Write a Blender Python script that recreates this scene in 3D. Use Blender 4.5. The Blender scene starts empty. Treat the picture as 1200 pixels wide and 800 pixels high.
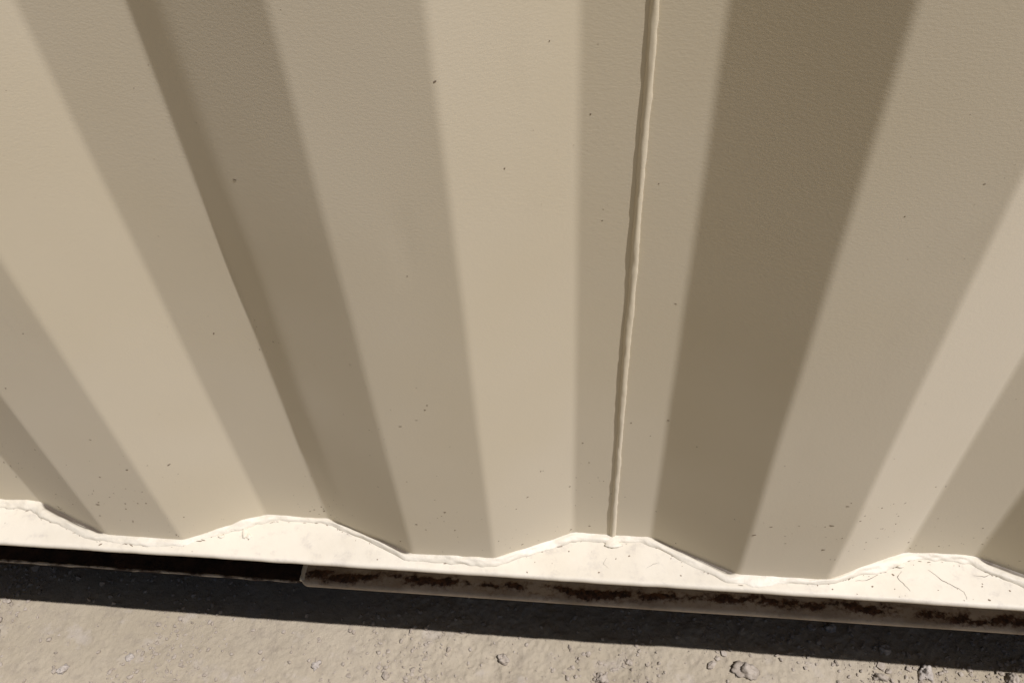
import bpy, math, random
import numpy as np
from mathutils import Matrix, Vector

random.seed(7)
rng = np.random.default_rng(11)
sc = bpy.context.scene
C = sc.collection

# ------------------------------------------------------------------ camera
GROUND_DROP = 0.22                     # top of the bottom rail above the ground
CAM_H = 0.6071 + GROUND_DROP           # camera height above the ground
RIGHT = Vector((0.99434, 0.09488, -0.04781))
DOWN = Vector((0.03363, -0.70788, -0.70553))
FWD = Vector((-0.10078, 0.69993, -0.70707))
cam_d = bpy.data.cameras.new("camera")
cam = bpy.data.objects.new("camera", cam_d)
C.objects.link(cam)
M = Matrix.Identity(4)
for i in range(3):
    M[i][0] = RIGHT[i]; M[i][1] = -DOWN[i]; M[i][2] = -FWD[i]
M.translation = Vector((0, 0, CAM_H))
cam.matrix_world = M
cam_d.sensor_width = 36.0
cam_d.sensor_fit = 'HORIZONTAL'
cam_d.lens = 917.0 / 1200.0 * 36.0
cam_d.clip_start = 0.02
cam_d.clip_end = 500.0
sc.camera = cam

# ------------------------------------------------------------------ sky + sun
SUN_AZ = math.radians(65.0)            # to the right of the wall's normal
SUN_EL = math.radians(63.5)
sdir = Vector((math.sin(SUN_AZ) * math.cos(SUN_EL), -math.cos(SUN_AZ) * math.cos(SUN_EL), math.sin(SUN_EL)))
w = bpy.data.worlds.new("World"); sc.world = w; w.use_nodes = True
wn = w.node_tree.nodes; wl = w.node_tree.links
sky = wn.new("ShaderNodeTexSky"); sky.sky_type = 'NISHITA'; sky.sun_disc = False
sky.sun_elevation = SUN_EL
sky.sun_rotation = math.atan2(sdir.x, sdir.y)
sky.dust_density = 0.8
sky.air_density = 0.4
sky.ozone_density = 0.0
wl.new(sky.outputs[0], wn["Background"].inputs[0])
wn["Background"].inputs[1].default_value = 0.05
sun_d = bpy.data.lights.new("sun", 'SUN')
sun_d.energy = 5.0
sun_d.angle = math.radians(0.53)
sun_d.color = (1.0, 0.985, 1.07)
sun = bpy.data.objects.new("sun", sun_d); C.objects.link(sun)
sun.rotation_euler = (-sdir).to_track_quat('-Z', 'Y').to_euler()
sun.location = (2, -2, 5)
vs = sc.view_settings
sc.display_settings.display_device = 'sRGB'
vs.view_transform = 'Standard'; vs.look = 'None'; vs.gamma = 1.0; vs.exposure = -0.1
vs.use_curve_mapping = False
sc.render.engine = 'CYCLES'
sc.cycles.max_bounces = 5
sc.cycles.diffuse_bounces = 4

# ------------------------------------------------------------------ helpers
def hash3(ix, iy, iz, seed):
    h = (ix * 374761393 + iy * 668265263 + iz * 2147483647 + seed * 974711) & 0xFFFFFFFF
    h = ((h ^ (h >> 13)) * 1274126177) & 0xFFFFFFFF
    h = ((h ^ (h >> 16)) * 2246822519) & 0xFFFFFFFF
    return ((h ^ (h >> 15)) & 0xFFFFFF) / float(0xFFFFFF) * 2.0 - 1.0

def vnoise(x, y, z=0.0, seed=0):
    x, y, z = np.broadcast_arrays(np.asarray(x, float), np.asarray(y, float), np.asarray(z, float))
    ix = np.floor(x).astype(np.int64); iy = np.floor(y).astype(np.int64); iz = np.floor(z).astype(np.int64)
    fx = x - ix; fy = y - iy; fz = z - iz
    fx = fx * fx * (3 - 2 * fx); fy = fy * fy * (3 - 2 * fy); fz = fz * fz * (3 - 2 * fz)
    r = 0
    for a in (0, 1):
        for b in (0, 1):
            for c in (0, 1):
                wgt = (fx if a else 1 - fx) * (fy if b else 1 - fy) * (fz if c else 1 - fz)
                r = r + wgt * hash3(ix + a, iy + b, iz + c, seed)
    return r

def fbm(x, y, z=0.0, octv=4, seed=0, gain=0.5):
    s = 0; a = 1.0
    for o in range(octv):
        s = s + a * vnoise(np.asarray(x) * 2 ** o, np.asarray(y) * 2 ** o, np.asarray(z) * 2 ** o, seed + 17 * o)
        a *= gain
    return s

def mesh_obj(name, verts, faces, mat, parent=None, smooth=False, attr=None):
    me = bpy.data.meshes.new(name)
    me.from_pydata([tuple(map(float, v)) for v in verts], [], [tuple(int(i) for i in f) for f in faces])
    if smooth:
        me.polygons.foreach_set("use_smooth", [True] * len(me.polygons))
    if attr:
        for an, vals in attr.items():
            at = me.attributes.new(an, 'FLOAT', 'POINT')
            at.data.foreach_set("value", np.asarray(vals, np.float32))
    me.update()
    if mat: me.materials.append(mat)
    o = bpy.data.objects.new(name, me); C.objects.link(o)
    o.parent = parent
    return o

def grid_faces(nu, nv, off=0):
    """verts ordered u*nv+v"""
    u = np.arange(nu - 1)[:, None]; v = np.arange(nv - 1)[None, :]
    a = (u * nv + v + off).ravel()
    return np.stack([a, a + nv, a + nv + 1, a + 1], 1)

def box_vf(x0, x1, y0, y1, z0, z1, off=0):
    v = [(x0, y0, z0), (x1, y0, z0), (x1, y1, z0), (x0, y1, z0), (x0, y0, z1), (x1, y0, z1), (x1, y1, z1), (x0, y1, z1)]
    f = [(3, 2, 1, 0), (4, 5, 6, 7), (0, 1, 5, 4), (1, 2, 6, 5), (2, 3, 7, 6), (3, 0, 4, 7)]
    return v, [tuple(i + off for i in q) for q in f]

def box_obj(name, b, mat, parent=None, bevel=0.0):
    v, f = box_vf(*b)
    o = mesh_obj(name, v, f, mat, parent)
    if bevel:
        m = o.modifiers.new("bevel", 'BEVEL'); m.width = bevel; m.segments = 3
    return o

def boxes_obj(name, bs, mat, parent=None, bevel=0.0):
    V = []; F = []
    for b in bs:
        v, f = box_vf(*b, off=len(V)); V += v; F += f
    o = mesh_obj(name, V, F, mat, parent)
    if bevel:
        m = o.modifiers.new("bevel", 'BEVEL'); m.width = bevel; m.segments = 3
    return o

def tag(o, label, cat, group=None):
    o["label"] = label; o["category"] = cat
    if group: o["group"] = group

# ------------------------------------------------------------------ material nodes
class NT:
    def __init__(self, name):
        self.m = bpy.data.materials.new(name); self.m.use_nodes = True
        self.t = self.m.node_tree
        self.b = self.t.nodes["Principled BSDF"]
        self.co = self.t.nodes.new("ShaderNodeTexCoord").outputs["Object"]
    def new(self, typ, ins=None, **props):
        n = self.t.nodes.new(typ)
        for k, v in props.items(): setattr(n, k, v)
        for k, v in (ins or {}).items():
            if isinstance(v, bpy.types.NodeSocket): self.t.links.new(v, n.inputs[k])
            else: n.inputs[k].default_value = v
        return n
    def map(self, scale=(1, 1, 1), loc=(0, 0, 0)):
        return self.new("ShaderNodeMapping", {"Vector": self.co, "Scale": scale, "Location": loc}).outputs[0]
    def noise(self, scale, detail=3, rough=0.55, vec=None, dist=0.0):
        return self.new("ShaderNodeTexNoise", {"Vector": vec or self.co, "Scale": scale, "Detail": detail, "Roughness": rough, "Distortion": dist}).outputs[0]
    def ramp(self, v, a, b, c0=0.0, c1=1.0):
        return self.new("ShaderNodeMapRange", {0: v, 1: a, 2: b, 3: c0, 4: c1}, interpolation_type='SMOOTHSTEP').outputs[0]
    def math(self, op, a, b=0.0, c=0.0):
        return self.new("ShaderNodeMath", {0: a, 1: b, 2: c}, operation=op).outputs[0]
    def mix(self, f, a, b):
        n = self.new("ShaderNodeMix", {"Factor": f}, data_type='RGBA')
        for i, v in ((6, a), (7, b)):
            if isinstance(v, bpy.types.NodeSocket): self.t.links.new(v, n.inputs[i])
            else: n.inputs[i].default_value = (*v, 1.0)
        return n.outputs[2]
    def vmath(self, op, a, b):
        return self.new("ShaderNodeVectorMath", {0: a, 1: b}, operation=op).outputs[0]
    def warp(self, amount, scale, vec=None):
        n = self.new("ShaderNodeTexNoise", {"Vector": vec or self.co, "Scale": scale, "Detail": 3.0})
        d = self.vmath('SUBTRACT', n.outputs["Color"], (0.5, 0.5, 0.5))
        d = self.vmath('MULTIPLY', d, (amount, amount, amount))
        return self.vmath('ADD', vec or self.co, d)
    def specks(self, cell, radius, chance, vec=None, warp=0.0):
        """small round marks: 1 inside a mark"""
        v = vec or self.co
        if warp: v = self.warp(warp, 900.0, v)
        n = self.new("ShaderNodeTexVoronoi", {"Vector": v, "Scale": 1.0 / cell}, feature='F1')
        sep = self.new("ShaderNodeSeparateColor", {0: n.outputs["Color"]})
        size = self.math('MULTIPLY', sep.outputs[1], radius / cell)
        inside = self.ramp(self.math('SUBTRACT', n.outputs["Distance"], size), 0.0, -0.25 * radius / cell)
        on = self.math('LESS_THAN', sep.outputs[0], chance)
        return self.math('MULTIPLY', inside, on)
    def cracks(self, scale, width, warp, wscale, vec=None):
        v = self.warp(warp, wscale, vec)
        n = self.new("ShaderNodeTexVoronoi", {"Vector": v, "Scale": scale}, feature='DISTANCE_TO_EDGE')
        return self.ramp(n.outputs[0], width * scale, 0.2 * width * scale)
    def bump(self, h, dist, strength=1.0, normal=None):
        ins = {"Height": h, "Distance": dist, "Strength": strength}
        if normal: ins["Normal"] = normal
        return self.new("ShaderNodeBump", ins).outputs[0]
    def out(self, col, rough, normal=None, spec=0.5):
        for k, v in (("Base Color", col), ("Roughness", rough), ("Specular IOR Level", spec)):
            if isinstance(v, bpy.types.NodeSocket): self.t.links.new(v, self.b.inputs[k])
            else: self.b.inputs[k].default_value = (*v, 1.0) if isinstance(v, tuple) else v
        if normal: self.t.links.new(normal, self.b.inputs["Normal"])
        return self.m

PAINT = (0.60, 0.545, 0.44)

def mat_panel():
    n = NT("beige_container_paint")
    big = n.noise(3.2, 3, 0.6)
    col = n.mix(n.ramp(big, 0.35, 0.65), (0.578, 0.497, 0.335), (0.602, 0.525, 0.372))
    sm = n.noise(9.0, 4, 0.65, n.map((1.0, 1.0, 0.45), (3, 1, 0)))
    col = n.mix(n.ramp(sm, 0.56, 0.75, 0.0, 0.14), col, (0.42, 0.35, 0.235))
    # roller / orange peel relief running along the wall
    peel = n.noise(1.0, 2, 0.6, n.map((420.0, 420.0, 800.0)))
    # chalky, sun-bleached film on the old paint
    n.b.inputs["Sheen Weight"].default_value = 0.14
    n.b.inputs["Sheen Roughness"].default_value = 0.6
    n.b.inputs["Sheen Tint"].default_value = (1.0, 0.97, 0.95, 1.0)
    return n.out(col, 0.6, n.bump(peel, 0.00017, 0.45), 0.25)

def mat_speck():
    n = NT("dark_dirt_speck")
    return n.out((0.19, 0.14, 0.09), 0.8, None, 0.3)

def mat_crack():
    n = NT("crack_grime")
    return n.out((0.17, 0.135, 0.10), 0.9, None, 0.2)

def mat_rail():
    n = NT("cream_rail_paint")
    col = n.mix(n.ramp(n.noise(14.0, 4, 0.65), 0.35, 0.68), (0.637, 0.580, 0.456), (0.587, 0.530, 0.408))
    gr = n.ramp(n.noise(55.0, 4, 0.7), 0.50, 0.74, 0.0, 0.45)
    col = n.mix(gr, col, (0.36, 0.32, 0.27))
    return n.out(col, 0.62, n.bump(n.noise(160.0, 3, 0.6), 0.0006, 0.5), 0.35)

def mat_bead():
    n = NT("brushed_sealant_paint")
    col = n.mix(n.ramp(n.noise(30.0, 3), 0.35, 0.68), (0.637, 0.580, 0.456), (0.587, 0.530, 0.408))
    foot = n.new("ShaderNodeAttribute", attribute_name="grime").outputs["Fac"]
    gap_shade = n.new("ShaderNodeAttribute", attribute_name="gap_shade").outputs["Fac"]
    brk = n.ramp(n.noise(75.0, 4, 0.65), 0.47, 0.62)
    line = n.math('MULTIPLY', n.ramp(foot, 0.5, 0.9), brk)
    dk = n.math('MAXIMUM', n.math('MULTIPLY', line, 0.75), n.math('MULTIPLY', gap_shade, 0.93))  # broken grime line, plus contact shade painted dark behind the bead
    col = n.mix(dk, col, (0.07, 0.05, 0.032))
    return n.out(col, 0.55, n.bump(n.noise(260.0, 3, 0.6), 0.0009, 0.5), 0.4)

def mat_rust_flange():
    n = NT("rusted_flange_paint")
    col = n.mix(n.ramp(n.noise(22.0, 5, 0.65), 0.35, 0.7), (0.47, 0.40, 0.31), (0.30, 0.24, 0.175))
    rust = n.new("ShaderNodeAttribute", attribute_name="rust").outputs["Fac"]
    edge = n.math('ADD', rust, n.math('MULTIPLY', n.math('SUBTRACT', n.noise(190.0, 5, 0.75), 0.5), 1.7))
    f = n.ramp(edge, 0.46, 0.66)
    rc = n.mix(n.ramp(n.noise(260.0, 4, 0.7), 0.38, 0.68), (0.032, 0.018, 0.011), (0.135, 0.066, 0.034))
    halo = n.ramp(edge, 0.12, 0.55, 0.0, 0.75)
    col = n.mix(halo, col, (0.17, 0.115, 0.075))
    col = n.mix(f, col, rc)
    return n.out(col, 0.8, n.bump(n.noise(260.0, 4, 0.65), 0.0014, 0.7), 0.25)

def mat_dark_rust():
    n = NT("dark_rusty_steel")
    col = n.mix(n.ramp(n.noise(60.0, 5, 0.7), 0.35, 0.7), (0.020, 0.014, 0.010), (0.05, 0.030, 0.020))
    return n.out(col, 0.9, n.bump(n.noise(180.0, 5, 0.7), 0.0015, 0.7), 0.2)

def mat_lip():
    n = NT("worn_pale_plate_edge")
    f = n.ramp(n.noise(90.0, 4, 0.7, n.map((0.6, 1, 1))), 0.40, 0.60)
    col = n.mix(f, (0.46, 0.40, 0.31), (0.07, 0.045, 0.03))
    return n.out(col, 0.75, n.bump(n.noise(300.0, 4), 0.001, 0.7), 0.3)

def mat_ground():
    n = NT("packed_dry_earth")
    base = n.noise(4.5, 6, 0.62)
    col = n.mix(n.ramp(base, 0.35, 0.66), (0.405, 0.345, 0.246), (0.355, 0.299, 0.206))
    fine = n.noise(70.0, 6, 0.7)
    col = n.mix(n.ramp(fine, 0.45, 0.70, 0.0, 0.45), col, (0.255, 0.212, 0.158))
    pale = n.ramp(n.noise(28.0, 4, 0.6, n.map((1, 1, 1), (4, 2, 0))), 0.56, 0.68, 0.0, 0.55)
    col = n.mix(pale, col, (0.425, 0.37, 0.295))
    h = n.noise(170.0, 5, 0.72)
    return n.out(col, 0.95, n.bump(h, 0.0026, 0.7), 0.15)

def mat_stone(name, a, b):
    n = NT(name)
    col = n.mix(n.ramp(n.noise(160.0, 5, 0.65), 0.35, 0.68), a, b)
    return n.out(col, 0.92, n.bump(n.noise(420.0, 5, 0.7), 0.0012, 0.7), 0.2)

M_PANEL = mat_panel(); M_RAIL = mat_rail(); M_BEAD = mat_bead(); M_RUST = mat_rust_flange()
M_SPECK = mat_speck(); M_CRACK = mat_crack()
M_DARK = mat_dark_rust(); M_LIP = mat_lip(); M_GROUND = mat_ground()
M_CLOD = mat_stone("dry_clod", (0.41, 0.352, 0.275), (0.315, 0.262, 0.195))
M_PEBBLE = mat_stone("grey_pebble", (0.45, 0.40, 0.33), (0.36, 0.31, 0.25))

# ------------------------------------------------------------------ ground
def axis(lo, hi, step, far, grow=1.18):
    a = list(np.arange(lo, hi, step)); s = step
    r = a[-1]
    while r < far: s *= grow; r += s; a.append(r)
    s = step; l = a[0]; pre = []
    while l > -far: s *= grow; l -= s; pre.append(l)
    return np.array(pre[::-1] + a)

def ground_h(x, y):
    rough = np.clip(0.55 + 0.9 * fbm(x * 3.0 + 7.0, y * 3.0, 0, 2, 5) + 0.55 * np.clip(x * 2.0, -0.6, 1.0), 0.25, 1.8)
    h = 0.0040 * fbm(x * 5.0, y * 5.0, 0, 3, 1)
    h = h + 0.0021 * fbm(x * 34.0, y * 34.0, 0, 3, 2) * rough
    cl = fbm(x * 110.0, y * 110.0, 0, 3, 3, 0.6)
    h = h + 0.0014 * np.maximum(cl, -0.2) * rough + 0.0009 * fbm(x * 260.0, y * 260.0, 0, 2, 4) * rough
    # little broken hollows and crumbs in the loose patches
    pit = vnoise(x * 75.0, y * 75.0, 0, 9) * 0.7 + vnoise(x * 150.0, y * 150.0, 0, 10) * 0.3
    h = h - 0.0055 * np.clip(pit - 0.36, 0, 1) * np.clip(rough - 0.40, 0, 1.0) * 2.0
    d = np.hypot(x, y - 0.3)
    return h * np.clip(1.5 - d * 0.1, 0.15, 1.0) + 0.02 * fbm(x * .3, y * .3, 0, 2, 8) * np.clip(d * .1 - .2, 0, 1)

gx = axis(-0.80, 0.66, 0.0013, 120.0); gy = axis(0.245, 0.455, 0.0013, 120.0)
GX, GY = np.meshgrid(gx, gy, indexing='ij')
GZ = ground_h(GX, GY)
gv = np.stack([GX.ravel(), GY.ravel(), GZ.ravel()], 1)
def fast_mesh(name, verts, quads, mat, smooth=True):
    me = bpy.data.meshes.new(name)
    nq = len(quads)
    me.vertices.add(len(verts)); me.vertices.foreach_set("co", np.asarray(verts, np.float32).ravel())
    me.loops.add(nq * 4); me.loops.foreach_set("vertex_index", np.asarray(quads, np.int32).ravel())
    me.polygons.add(nq)
    me.polygons.foreach_set("loop_start", np.arange(0, nq * 4, 4, dtype=np.int32))
    me.polygons.foreach_set("use_smooth", np.full(nq, smooth))
    me.update(); me.validate()
    me.materials.append(mat)
    o = bpy.data.objects.new(name, me); C.objects.link(o)
    return o
ground = fast_mesh("ground", gv, grid_faces(len(gx), len(gy)), M_GROUND)
ground["kind"] = "structure"
ground["label"] = "pale packed dry earth in front of and under the container"

# ------------------------------------------------------------------ container
ZT = GROUND_DROP                       # top face of the bottom rail
YO, YI = 0.336, 0.366                  # outer and inner faces of the corrugation
X0, X1 = -2.465, 3.595                 # container ends
YB = 0.323 + 2.438                     # far side
ZTOP = 2.50
FE = 0.323                             # outer edge of the rail's top flange

box = bpy.data.objects.new("shipping_container", None); C.objects.link(box)
box.location = (0, 0, 0); box.empty_display_size = 0.2
tag(box, "beige painted steel shipping container, corrugated side wall above a cream bottom rail", "container")

# corrugation folds as they stand (x along the wall, y depth)
mid = [(-0.510, YI), (-0.428, YO), (-0.357, YO), (-0.289, YI), (-0.231, YI), (-0.147, YO), (-0.076, YO),
       (-0.010, YI), (0.057, YI), (0.128, YO), (0.200, YO), (0.268, YI), (0.324, YI), (0.398, YO)]
folds = list(mid)
x = 0.398
while x < X1 - 0.45:
    folds += [(x + .070, YO), (x + .138, YI), (x + .206, YI), (x + .278, YO)]; x += .278
folds += [(x + .070, YO), (x + .138, YI), (X1 - 0.10, YI)]
x = -0.510; pre = []
while x > X0 + 0.45:
    pre += [(x - .066, YI), (x - .134, YO), (x - .205, YO), (x - .278, YI)]; x -= .278
pre += [(X0 + 0.10, YI)]
folds = pre[::-1] + folds

def rounded(poly, setback, segs=5, step=0.005):
    out = [np.array(poly[0])]
    for i in range(1, len(poly) - 1):
        p0, p, p1 = map(np.array, (poly[i - 1], poly[i], poly[i + 1]))
        d0 = (p0 - p); l0 = np.linalg.norm(d0); d0 = d0 / l0
        d1 = (p1 - p); l1 = np.linalg.norm(d1); d1 = d1 / l1
        s = min(setback, 0.4 * l0, 0.4 * l1)
        a = p + d0 * s; b = p + d1 * s
        # straight run from the last point to just before a
        out += run(out[-1], p + d0 * (s + 0.0008), step)
        for k in range(segs + 1):
            t = k / segs
            out.append((1 - t) ** 2 * a + 2 * t * (1 - t) * p + t * t * b)
        out.append(p + d1 * (s + 0.0008))
    out += run(out[-1], np.array(poly[-1]), step)
    return np.array(out)

def run(a, b, step):
    L = np.linalg.norm(b - a); k = max(1, int(L / step))
    return [a + (b - a) * (j / k) for j in range(1, k + 1)]

prof = rounded(folds, 0.0027)
SEAM = 0.0235                          # butt weld between two sheets
zz = np.concatenate([np.array([ZT - 0.0005, ZT + 0.004]), np.arange(ZT + 0.02, 1.2, 0.02), np.arange(1.2, ZTOP - 0.05, 0.08), [ZTOP - 0.045]])
DX, DZ = -0.1057, 0.5648                      # a small knock with a paint drip in it
def wall_dy(X, Z):
    up = np.clip((Z - ZT) / 0.08, 0, 1)
    dy = 0.0010 * fbm(X * 2.3, Z * 1.9, 0, 2, 31) + 0.00045 * fbm(X * 11.0, Z * 7.0, 0, 2, 33)
    # one small knock in the wall
    dy = dy + 0.0014 * np.exp(-(((X - DX) / 0.006) ** 2 + ((Z - DZ) / 0.006) ** 2))
    # an extra crease in one web, dying out towards the foot
    tri = np.clip(np.minimum((X + 0.231) / 0.0245, (-0.147 - X) / 0.0595), 0, 1)
    return dy * up - 0.0031 * tri * np.clip((Z - ZT - 0.01) / 0.15, 0, 1)
def sheet(pts):
    P = np.repeat(pts[:, None, :], len(zz), 1)
    Z = np.repeat(zz[None, :], len(pts), 0)
    up = np.clip((Z - ZT) / 0.05, 0, 1)
    dx = up * (0.0009 * fbm(Z * 5.0, P[..., 0] * 4.0, 0, 3, 35)) * np.clip(np.abs(P[..., 0] - SEAM) / 0.02, 0, 1)
    return np.stack([P[..., 0] + dx, P[..., 1] + wall_dy(P[..., 0], Z), Z], -1).reshape(-1, 3)
iL = prof[:, 0] <= SEAM - 0.003; iR = prof[:, 0] >= SEAM + 0.003
left = np.vstack([prof[iL], [[SEAM - 0.0004, YI]]]); right = np.vstack([[[SEAM + 0.0004, YI]], prof[iR]])
for pts, lb in ((left, "corrugated beige steel sheet left of the vertical weld seam"), (right, "corrugated beige steel sheet right of the vertical weld seam")):
    o = mesh_obj("side_panel", sheet(pts), grid_faces(len(pts), len(zz)), M_PANEL, box, True)
    s = o.modifiers.new("thickness", 'SOLIDIFY'); s.thickness = 0.0018; s.offset = -1.0; s.use_rim = False
    o["label"] = lb

# vertical butt weld: a half-round bead with uneven ripples
zb = np.arange(ZT + 0.001, ZTOP - 0.05, 0.0022)
ang = np.linspace(0, math.pi, 11)
rad = 0.0023 + 0.00035 * fbm(zb * 26, 0.3, 0, 3, 41) + 0.00020 * np.abs(np.sin(zb * math.pi / 0.0075))
cxw = SEAM + 0.0006 * fbm(zb * 7.0, 1.7, 0, 3, 43)
ht = 0.0025 + 0.0003 * fbm(zb * 20, 2.2, 0, 3, 45)
ydy = wall_dy(np.full_like(zb, SEAM), zb)
V = []
for i, z in enumerate(zb):
    lump = 1.0 + 0.11 * vnoise(z * 150, np.cos(ang) * 2.0, 0, 47)
    V.append(np.stack([cxw[i] + np.cos(ang) * rad[i] * lump, YI + ydy[i] + 0.0005 - np.sin(ang) * ht[i] * lump, np.full_like(ang, z)], 1))
mesh_obj("weld_bead", np.vstack(V), grid_faces(len(zb), len(ang)), M_PANEL, box, True)

# ---- bottom rail: a channel with its flanges outward
WEB = 0.385
POCK = [(-0.640, -0.279), (1.410, 1.771)]
rx = np.concatenate([np.arange(X0 + .12, -0.75, 0.05), np.arange(-0.75, 0.62, 0.004), np.arange(0.62, X1 - .12, 0.05), [X1 - .12]])
edge = [(FE + 0.0022, ZT - 0.0062), (FE + 0.0006, ZT - 0.0056), (FE, ZT - 0.0042), (FE - 0.0001, ZT - 0.0024), (FE + 0.0004, ZT - 0.0012), (FE + 0.0012, ZT - 0.0004), (FE + 0.0022, ZT - 0.0001)]
top = [(y, ZT) for y in np.arange(FE + 0.004, 0.392, 0.004)]
prof_r = [(WEB, ZT - 0.0062)] + edge + top + [(0.3935, ZT - 0.0005)]
PR = np.array(prof_r)
RX = np.repeat(rx[:, None], len(PR), 1)
RY = np.repeat(PR[None, :, 0], len(rx), 0); RZ = np.repeat(PR[None, :, 1], len(rx), 0)
near = np.exp(-((RY - FE) / 0.004) ** 2)
RZ = RZ + 0.00035 * fbm(RX * 9, RY * 14, 0, 3, 51) * (1 + 0 * near)
RY = RY + (0.0005 * fbm(RX * 4.0, 0.4, 0, 3, 53) + 0.00025 * fbm(RX * 60, RZ * 60, 0, 2, 54)) * near
rail = mesh_obj("bottom_rail", np.stack([RX, RY, RZ], -1).reshape(-1, 3), grid_faces(len(rx), len(PR)), M_RAIL, box, True)
rail["label"] = "cream painted bottom rail carrying the corrugated wall"
segs_x = [X0 + .12, POCK[0][0], POCK[0][1], POCK[1][0], POCK[1][1], X1 - .12]
for a, b in ((0, 1), (2, 3), (4, 5)):
    box_obj("rail_web", (segs_x[a], segs_x[b], WEB, WEB + 0.0045, 0.1155, ZT - 0.0062), M_RUST, rail)
# lower flange: the tray that has collected dirt and rust
def lower_flange(xa, xb):
    st = 0.003 if xb > -0.5 and xa < 0.7 else 0.03
    if xa > -0.5 and xa < 0.7:
        fx = np.concatenate([[xa, xa + .0015], np.arange(xa + .003, 0.62, st), np.arange(0.62, xb, 0.04), [xb]])
    else:
        fx = np.append(np.arange(xa, xb, 0.04), xb)
    LIP = 0.3530
    # bottom, rounded lip, tray
    pr = [(WEB, 0.1135), (LIP + 0.002, 0.1135), (LIP + 0.0004, 0.1142), (LIP, 0.1158), (LIP + 0.0003, 0.1178), (LIP + 0.0014, 0.1192), (LIP + 0.003, 0.1198)]
    pr += [(y, 0.1198) for y in np.arange(LIP + 0.005, WEB, 0.002)] + [(WEB + 0.0003, 0.1202)]
    pr = np.array(pr)
    FX = np.repeat(fx[:, None], len(pr), 1); FY = np.repeat(pr[None, :, 0], len(fx), 0); FZ = np.repeat(pr[None, :, 1], len(fx), 0).copy()
    # the free corner by the pocket is rounded off
    corner = np.clip(1 - (FX - xa) / 0.006, 0, 1) * np.clip(1 - (FY - LIP) / 0.008, 0, 1)
    FY = FY + 0.004 * corner ** 1.5
    band = np.exp(-((FY - 0.3640 - 0.0028 * vnoise(FX * 12, .2, 0, 61)) / 0.0066) ** 2)
    along = 0.38 + 0.42 * fbm(FX * 9.5, 0.7, 0, 3, 62) + 0.42 * np.clip(FX * 1.8, -0.15, 1.0)
    blot = 0.65 * fbm(FX * 60, FY * 110, 0, 4, 63, 0.65)
    rust = np.clip(band * (along + blot + 0.18), 0, 1)
    rust = np.where(FZ < 0.119, rust * 0.15, rust)
    FZ = FZ + np.where(pr[None, :, 1] > 0.1195, 0.0016 * rust * (1 + fbm(FX * 120, FY * 160, 0, 3, 64)), 0.0) + 0.0004 * fbm(FX * 12, FY * 5, 0, 2, 65)
    o = mesh_obj("lower_flange", np.stack([FX, FY, FZ], -1).reshape(-1, 3), grid_faces(len(fx), len(pr)), M_RUST, rail, True, {"rust": rust.ravel()})
    return o
for a, b in ((0, 1), (2, 3), (4, 5)):
    lower_flange(segs_x[a], segs_x[b])
# paint-covered weld closing the flange end at the pocket
def tube(path, radf, na=10, half=False):
    V = []; n = len(path); path = np.array(path)
    for i in range(n):
        t = path[min(i + 1, n - 1)] - path[max(i - 1, 0)]; t = t / np.linalg.norm(t)
        u = np.cross(t, (0, 0, 1.0)); u /= np.linalg.norm(u); v = np.cross(u, t)
        r = radf(i)
        for a in np.linspace(0, 2 * math.pi, na, endpoint=False):
            V.append(path[i] + r * (math.cos(a) * u + math.sin(a) * v))
    F = []
    for i in range(n - 1):
        for k in range(na):
            k2 = (k + 1) % na
            F.append((i * na + k, i * na + k2, (i + 1) * na + k2, (i + 1) * na + k))
    F.append(tuple(range(na))[::-1]); F.append(tuple((n - 1) * na + k for k in range(na)))
    return V, F
py = np.linspace(0.3575, 0.400, 24)
V, F = tube([(-0.2785 + 0.0008 * vnoise(y * 160, 3.1, 0, 71), y, 0.1182) for y in py], lambda i: 0.0027 + 0.0005 * float(vnoise(i * .6, 1.1, 0, 72)))
mesh_obj("end_weld", V, F, M_RAIL, rail, True)

# ---- fork pockets
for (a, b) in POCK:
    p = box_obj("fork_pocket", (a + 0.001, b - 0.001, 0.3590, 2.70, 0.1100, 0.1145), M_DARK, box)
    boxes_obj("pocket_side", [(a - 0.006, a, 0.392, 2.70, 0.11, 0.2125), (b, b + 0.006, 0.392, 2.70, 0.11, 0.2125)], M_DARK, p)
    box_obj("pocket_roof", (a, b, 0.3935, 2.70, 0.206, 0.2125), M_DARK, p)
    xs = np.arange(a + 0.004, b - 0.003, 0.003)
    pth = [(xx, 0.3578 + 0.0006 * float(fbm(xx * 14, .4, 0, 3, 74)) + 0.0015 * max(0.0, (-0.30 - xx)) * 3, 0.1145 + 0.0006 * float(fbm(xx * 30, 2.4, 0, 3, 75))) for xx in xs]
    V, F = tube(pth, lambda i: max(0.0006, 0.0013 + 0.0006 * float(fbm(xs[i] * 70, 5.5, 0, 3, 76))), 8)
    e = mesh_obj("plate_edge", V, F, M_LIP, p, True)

# ---- sealant / weld bead brushed over with paint along the foot of the wall
bp = rounded(folds, 0.010, 6, 0.003)
bp = bp[(bp[:, 0] > -0.95) & (bp[:, 0] < 0.85)]
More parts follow.
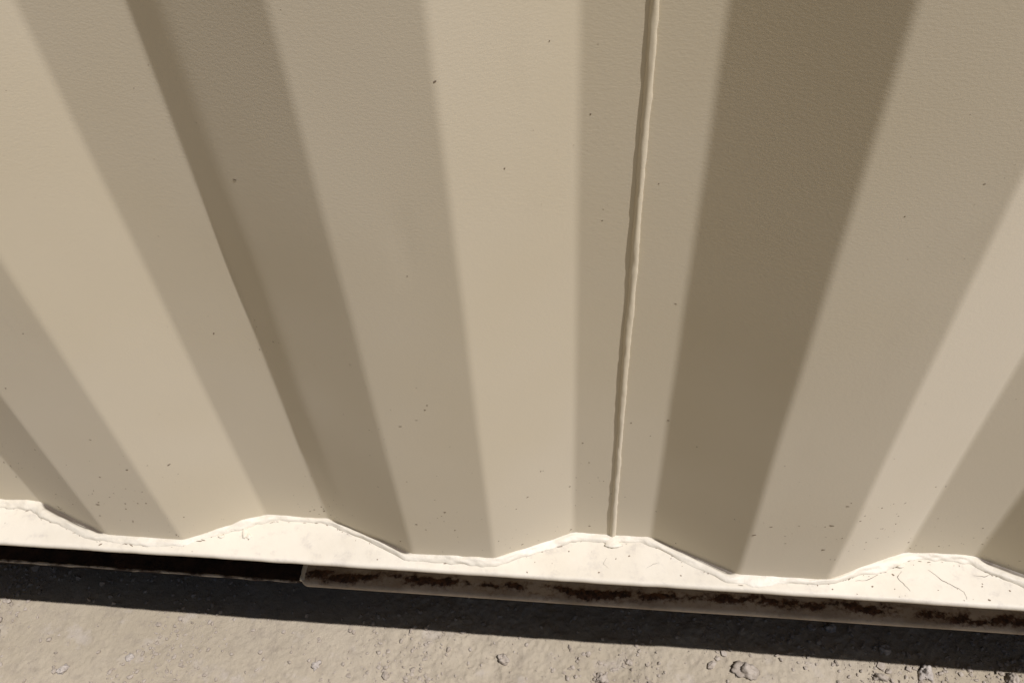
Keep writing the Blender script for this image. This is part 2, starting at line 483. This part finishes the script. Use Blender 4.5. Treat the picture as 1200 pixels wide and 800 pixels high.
# even resampling
seg = np.r_[0, np.cumsum(np.linalg.norm(np.diff(bp, axis=0), axis=1))]
s = np.arange(0, seg[-1], 0.0018)
px_ = np.interp(s, seg, bp[:, 0]); py_ = np.interp(s, seg, bp[:, 1])
k = np.ones(9) / 9
tx = np.gradient(px_, s); ty = np.gradient(py_, s)
nx, ny = ty, -tx                       # outward: towards -y
ln = np.hypot(nx, ny); nx /= ln; ny /= ln
leftslope = np.clip((-ty - 0.15) / 0.12, 0, 1)           # runs where the wall comes outward to the right
leftslope = np.convolve(leftslope, np.ones(7) / 7, 'same')
na = 13
th = np.linspace(0, math.pi, na)
V = []; gm = []; gap_sh = []
wd = 0.0041 + 0.0014 * fbm(s * 24, 0.2, 0, 3, 81) + 0.0012 * fbm(s * 8, 0.9, 0, 2, 82)
wd = np.clip(wd, 0.0022, 0.008)
hh = np.clip(0.0036 + 0.0012 * fbm(s * 30, 1.2, 0, 3, 83), 0.0018, 0.006)
gapw = 0.0018 * leftslope * np.clip(0.7 + 0.8 * fbm(s * 18, 4.1, 0, 2, 84), 0, 1.4)
for i in range(len(s)):
    ls = leftslope[i]
    th = np.linspace(0, math.pi * (0.56 + 0.44 * ls), na)
    c = np.cos(th); sn = np.sin(th)
    lump = 1 + 0.20 * fbm(s[i] * 90, c * 1.6, 0, 3, 85)
    half = wd[i] * (1.65 - 0.65 * ls)
    q = wd[i] * 0.92 * ls + gapw[i] + c * half * np.where(c > 0, lump, 1)     # distance from the wall face
    X = px_[i] + nx[i] * q; Y = py_[i] + ny[i] * q; Z = ZT - 0.0006 + sn ** 1.15 * hh[i] * lump
    X[-1] = px_[i] - nx[i] * 0.0006; Y[-1] = py_[i] - ny[i] * 0.0006; Z[-1] = ZT + 0.0012 * ls + (1 - ls) * hh[i] * 0.95
    V.append(np.stack([X, Y, Z], 1))
    gm.append(np.clip(1 - th / 0.55, 0, 1))
    gap_sh.append(np.clip((th - 2.05) / 0.35, 0, 1) * np.clip(ls * (1.15 + 0.5 * fbm(s[i] * 35, 7.7, 0, 3, 86)), 0, 1))  # painted shade mask on the bead's wall side, left slopes only
V = np.vstack(V)
bead = mesh_obj("sealant_bead", V, grid_faces(len(s), na), M_BEAD, box, True, {"grime": np.concatenate(gm), "gap_shade": np.concatenate(gap_sh)})
bead["label"] = "lumpy painted bead sealing the foot of the corrugated wall"

# blobs of spilt sealant and weld spatter on the rail
def blob(name, loc, r, seed, mat, parent, flat=0.6, sub=3, rough=0.35):
    import bmesh
    bm = bmesh.new(); bmesh.ops.create_icosphere(bm, subdivisions=sub, radius=1.0)
    co = np.array([v.co[:] for v in bm.verts])
    d = 1 + rough * fbm(co[:, 0] * 1.2 + seed, co[:, 1] * 1.2, co[:, 2] * 1.2, 4, seed, 0.55)
    for v, k in zip(bm.verts, d):
        v.co = Vector((v.co.x * k * r[0], v.co.y * k * r[1], v.co.z * k * r[2] * flat))
    me = bpy.data.meshes.new(name); bm.to_mesh(me); bm.free()
    me.polygons.foreach_set("use_smooth", [True] * len(me.polygons))
    me.materials.append(mat)
    o = bpy.data.objects.new(name, me); C.objects.link(o); o.location = loc; o.parent = parent
    return o
drips = [(-0.308, 0.3535, 0.0060, 0.0032, .5), (-0.3035, 0.3475, 0.0028, 0.0050, .2), (-0.300, 0.3445, 0.0040, 0.0022, -.5), (-0.324, 0.3425, 0.0030, 0.0018, .1),
         (-0.316, 0.3505, 0.0032, 0.0022, .6), (0.0235, 0.3585, 0.0075, 0.0040, 0), (-0.438, 0.3345, 0.0050, 0.0025, -.4), (0.262, 0.3540, 0.0040, 0.0022, .5)]
for i, (bx, by, ra, rb, rz) in enumerate(drips):
    o = blob("sealant_blob", (bx, by, ZT), (ra, rb, 0.003), 100 + i, M_BEAD, box)
    o.rotation_euler.z = rz
blob("paint_drip", (DX, float(np.interp(DX, prof[:, 0], prof[:, 1]) + wall_dy(np.array([DX]), np.array([DZ]))[0]), DZ), (0.0011, 0.0008, 0.0013), 130, M_PANEL, box, 1.0)
blob("paint_chip", (DX + 0.0009, float(np.interp(DX, prof[:, 0], prof[:, 1]) + wall_dy(np.array([DX]), np.array([DZ]))[0]), DZ - 0.0009), (0.0009, 0.0004, 0.0006), 131, M_SPECK, box, 1.0)

# ---- dirt specks stuck to the paint: small low domes, too many to count
def wall_y(X, Z):
    return np.interp(X, prof[:, 0], prof[:, 1]) + wall_dy(X, Z)
def dome(V, F, c, nrm, ru, rv, rot, hgt):
    nrm = Vector(nrm).normalized(); u = nrm.cross(Vector((0, 0, 1)))
    if u.length < 0.1: u = Vector((1, 0, 0))
    u.normalize(); v = nrm.cross(u); b = len(V); c = Vector(c)
    for k in range(7):
        a = k * 2 * math.pi / 7; j = random.uniform(0.7, 1.2)
        p = (math.cos(a) * ru * j, math.sin(a) * rv * j)
        V.append(c + u * (p[0] * math.cos(rot) - p[1] * math.sin(rot)) + v * (p[0] * math.sin(rot) + p[1] * math.cos(rot)) + nrm * 0.00005)
    V.append(c + nrm * hgt)
    for k in range(7): F.append((b + k, b + (k + 1) % 7, b + 7))
V = []; F = []
tries = 15000
sx_ = rng.uniform(-0.80, 0.66, tries); sz_ = ZT + 0.006 + rng.uniform(0, 1, tries) ** 1.25 * 0.75
dn = fbm(sx_ * 13, sz_ * 13, 0, 3, 95)
for i in range(tries):
    low = 1.0 - 0.75 * min(1.0, (sz_[i] - ZT) / 0.45)
    if rng.uniform() > np.clip(0.16 + 0.75 * dn[i], 0.02, 0.9) * 0.42 * (0.30 + low): continue
    X = sx_[i]; Z = sz_[i]
    sl = (wall_y(X + .001, Z) - wall_y(X - .001, Z)) / .002
    r = (0.00022 + 0.00055 * rng.uniform() ** 2.5) * (1 - 0.45 * min(1.0, (Z - ZT) / 0.45))
    el = rng.uniform(1.0, 1.6) if rng.uniform() < 0.8 else rng.uniform(2.0, 3.6)
    dome(V, F, (X, wall_y(X, Z), Z), (sl, -1, 0), r * el, r, rng.normal(0, 0.35), r * 0.6)
for i in range(520):                    # the same dirt on the rail's top face
    X = rng.uniform(-0.75, 0.62); Y = rng.uniform(FE + 0.003, 0.362)
    if Y > np.interp(X, prof[:, 0], prof[:, 1]) - 0.003: continue
    if rng.uniform() > 0.25 + 0.35 * np.clip(X * 2, -0.5, 1): continue
    r = 0.0003 + 0.0006 * rng.uniform() ** 2.5
    zr = ZT + 0.00035 * float(fbm(X * 9, Y * 14, 0, 3, 51))
    dome(V, F, (X, Y, zr + 0.0001), (0, -0.01, 1), r * rng.uniform(1, 2), r, rng.uniform(0, 3), r * 0.5)
for i in range(len(s)):                 # grime caught along the outer foot of the bead
    if not (-0.75 < px_[i] < 0.62): continue
    p = 0.16 + 0.34 * float(fbm(s[i] * 22, 3.3, 0, 3, 97)) + 0.12 * min(1.0, max(-0.4, px_[i] * 2))
    if rng.uniform() > p: continue
    q = wd[i] * (1.65 - 0.65 * leftslope[i]) + wd[i] * 0.92 * leftslope[i] + gapw[i] + rng.normal(0.0002, 0.0006)
    r = 0.00025 + 0.0004 * rng.uniform() ** 2
    Xc = px_[i] + nx[i] * q; Yc = py_[i] + ny[i] * q
    dome(V, F, (Xc, Yc, ZT + 0.00035 * float(fbm(Xc * 9, Yc * 14, 0, 3, 51)) + 0.0002), (0, -0.01, 1), r * rng.uniform(1.5, 5), r * 0.8, math.atan2(ty[i], tx[i]) + rng.normal(0, .3) + math.pi, r * 0.4)
o = mesh_obj("dirt_specks", V, F, M_SPECK, box, True); o["kind"] = "stuff"; o["label"] = "dark dirt specks stuck to the paint"

# hairline cracks in the thick paint of the rail
def crack(pts, wid, seed):
    pts = np.array(pts, float); d = np.r_[0, np.cumsum(np.linalg.norm(np.diff(pts, axis=0), axis=1))]
    t = np.arange(0, d[-1], 0.0012); X = np.interp(t, d, pts[:, 0]); Y = np.interp(t, d, pts[:, 1])
    X = X + 0.0013 * fbm(t * 170, seed, 0, 3, seed); Y = Y + 0.0008 * fbm(t * 150, seed + .5, 0, 3, seed + 1)
    V = []; F = []
    nxx = -np.gradient(Y); nyy = np.gradient(X); l = np.hypot(nxx, nyy); nxx /= l; nyy /= l
    for i in range(len(t)):
        k = wid * (0.35 + 0.65 * math.sin(math.pi * (i + .5) / len(t))) * (1 + 0.5 * float(vnoise(t[i] * 300, seed, 0, 3)))
        z = ZT + 0.00035 * float(fbm(X[i] * 9, Y[i] * 14, 0, 3, 51)) + 0.00018
        V += [(X[i] - nxx[i] * k, Y[i] - nyy[i] * k, z), (X[i] + nxx[i] * k, Y[i] + nyy[i] * k, z)]
        if i: F.append((2 * i - 2, 2 * i - 1, 2 * i + 1, 2 * i))
    mesh_obj("paint_crack", V, F, M_CRACK, rail)
crack([(0.262, 0.349), (0.258, 0.343), (0.262, 0.337), (0.265, 0.331)], 0.000204, 1)
crack([(0.284, 0.352), (0.289, 0.345), (0.300, 0.339), (0.307, 0.333), (0.306, 0.327)], 0.000204, 2)
crack([(0.112, 0.334), (0.122, 0.330), (0.136, 0.3285)], 0.000210, 3)
crack([(0.052, 0.338), (0.058, 0.342), (0.064, 0.343)], 0.000150, 4)
crack([(-0.414, 0.3335), (-0.402, 0.330), (-0.388, 0.329)], 0.000150, 5)
crack([(0.020, 0.345), (0.016, 0.339), (0.021, 0.334)], 0.000108, 6)
crack([(0.222, 0.338), (0.232, 0.340), (0.240, 0.3445)], 0.000180, 7)
crack([(0.318, 0.350), (0.328, 0.349), (0.334, 0.352)], 0.000210, 8)

# ---- the rest of the box, out of the picture
boxes_obj("corner_post", [(X0, X0 + 0.12, FE, FE + 0.15, 0.12, ZTOP - 0.1)], M_PANEL, box, 0.006)
boxes_obj("corner_post", [(X1 - 0.12, X1, FE, FE + 0.15, 0.12, ZTOP - 0.1)], M_PANEL, box, 0.006)
boxes_obj("top_rail", [(X0 + 0.12, X1 - 0.12, FE, FE + 0.06, ZTOP - 0.06, ZTOP)], M_PANEL, box, 0.003)
for cx_ in (X0 - 0.005, X1 - 0.173):
    for cy_ in (FE - 0.006, YB - 0.156):
        for cz_ in (0.001, ZTOP - 0.118):
            box_obj("corner_casting", (cx_, cx_ + 0.178, cy_, cy_ + 0.162, cz_, cz_ + 0.118), M_RAIL, box, 0.008)
box_obj("floor", (X0 + 0.06, X1 - 0.06, 0.400, YB - 0.06, 0.2130, 0.2440), M_DARK, box)
box_obj("roof", (X0 + 0.05, X1 - 0.05, FE + 0.05, YB - 0.05, ZTOP - 0.022, ZTOP - 0.018), M_PANEL, box)
box_obj("end_wall", (X0 + 0.03, X0 + 0.036, FE + 0.14, YB - 0.04, 0.06, ZTOP - 0.03), M_PANEL, box)
box_obj("end_wall", (X1 - 0.036, X1 - 0.03, FE + 0.14, YB - 0.04, 0.06, ZTOP - 0.03), M_PANEL, box)
box_obj("far_wall", (X0 + 0.05, X1 - 0.05, YB - 0.05, YB - 0.044, 0.06, ZTOP - 0.03), M_PANEL, box)
for i in range(18):
    xx = X0 + 0.3 + i * 0.32
    if any(a - 0.03 < xx < b + 0.03 for a, b in POCK): continue
    box_obj("cross_member", (xx, xx + 0.045, 0.392, YB - 0.06, 0.10, 0.2125), M_DARK, box)

# ------------------------------------------------------------------ loose stones and grit
def stone(x, y, r, seed, mat, label, sink=0.22):
    z = float(ground_h(np.array([x]), np.array([y]))[0])
    o = blob("stone", (x, y, z + r[2] * (1 - 2 * sink) * 0.5), r, seed, mat, None, 1.15, 4, 0.5)
    o.rotation_euler.z = seed * 1.7
    tag(o, label, "stone", "loose stones and clods on the earth")
    return o
S = [(-0.556, 0.295, (.0060, .0042, .004), M_PEBBLE, "small pale stone at the far left, on sunlit earth near the bottom edge"),
     (-0.489, 0.314, (.0045, .0036, .003), M_PEBBLE, "small rounded stone left of the fork pocket end, on sunlit earth"),
     (-0.281, 0.321, (.0052, .0040, .0035), M_PEBBLE, "pale stone on sunlit earth below the fork pocket corner"),
     (-0.082, 0.344, (.0065, .0045, .004), M_CLOD, "brown clod on sunlit earth left of the weld seam"),
     (0.022, 0.332, (.0070, .0055, .004), M_CLOD, "flat earth clod at the bottom edge below the vertical weld seam"),
     (0.169, 0.349, (.0105, .0080, .0065), M_CLOD, "largest crumbly clod on the sunlit earth, right of centre"),
     (0.352, 0.361, (.0075, .0055, .005), M_PEBBLE, "rounded pale stone near the shadow edge at lower right"),
     (0.305, 0.353, (.0065, .0040, .004), M_CLOD, "dark edged clod at the bottom, left of the pale rounded stone"),
     (0.437, 0.362, (.0065, .0050, .005), M_CLOD, "clod in the bottom right corner of the picture"),
     (0.264, 0.402, (.0052, .0042, .004), M_PEBBLE, "right one of two pale pebbles close under the rusty flange in shadow"),
     (0.246, 0.401, (.0040, .0036, .003), M_PEBBLE, "left one of two pale pebbles close under the rusty flange in shadow"),
     (0.316, 0.383, (.0055, .0045, .004), M_PEBBLE, "pebble lying alone in the dark shadow at lower right")]
for i, (x, y, r, m, lb) in enumerate(S):
    stone(x, y, r, 200 + i, m, lb)

# grit nobody could count: one mesh of little angular crumbs lying on the earth
import bmesh
bm0 = bmesh.new(); bmesh.ops.create_icosphere(bm0, subdivisions=1, radius=1.0)
bv = np.array([v.co[:] for v in bm0.verts]); bf = np.array([[v.index for v in f.verts] for f in bm0.faces]); bm0.free()
N = 13000
gxs = rng.uniform(-0.80, 0.66, N * 3); gys = rng.uniform(0.245, 0.455, N * 3)
dens = 0.45 + 0.6 * fbm(gxs * 9, gys * 9, 0, 3, 91) + 0.22 * np.clip(gxs * 1.5, -0.6, 1)
keep = rng.uniform(0, 1, N * 3) < np.clip(dens, 0.06, 1)
gxs = gxs[keep][:N]; gys = gys[keep][:N]; n = len(gxs)
rad_ = 0.0006 + 0.0024 * rng.uniform(0, 1, n) ** 4.0
rad_[rng.uniform(0, 1, n) < 0.02] *= 1.7
gz = ground_h(gxs, gys)
VV = []; FF = []
for i in range(n):
    sc_ = rng.uniform(0.55, 1.3, 3) * rad_[i] * np.array([1, 1, .8])
    a = rng.uniform(0, 6.28); ca, sa = math.cos(a), math.sin(a)
    p = bv * (1 + rng.uniform(-0.35, 0.35, (len(bv), 1))) * sc_
    p = np.stack([p[:, 0] * ca - p[:, 1] * sa, p[:, 0] * sa + p[:, 1] * ca, p[:, 2]], 1) + (gxs[i], gys[i], gz[i] + rad_[i] * 0.28)
    FF.append(bf + i * len(bv)); VV.append(p)
grit = mesh_obj("grit", np.vstack(VV), np.vstack(FF), M_CLOD, None, False)
grit["kind"] = "stuff"; grit["label"] = "fine loose grit and crumbs scattered over the packed earth"; grit["category"] = "grit"
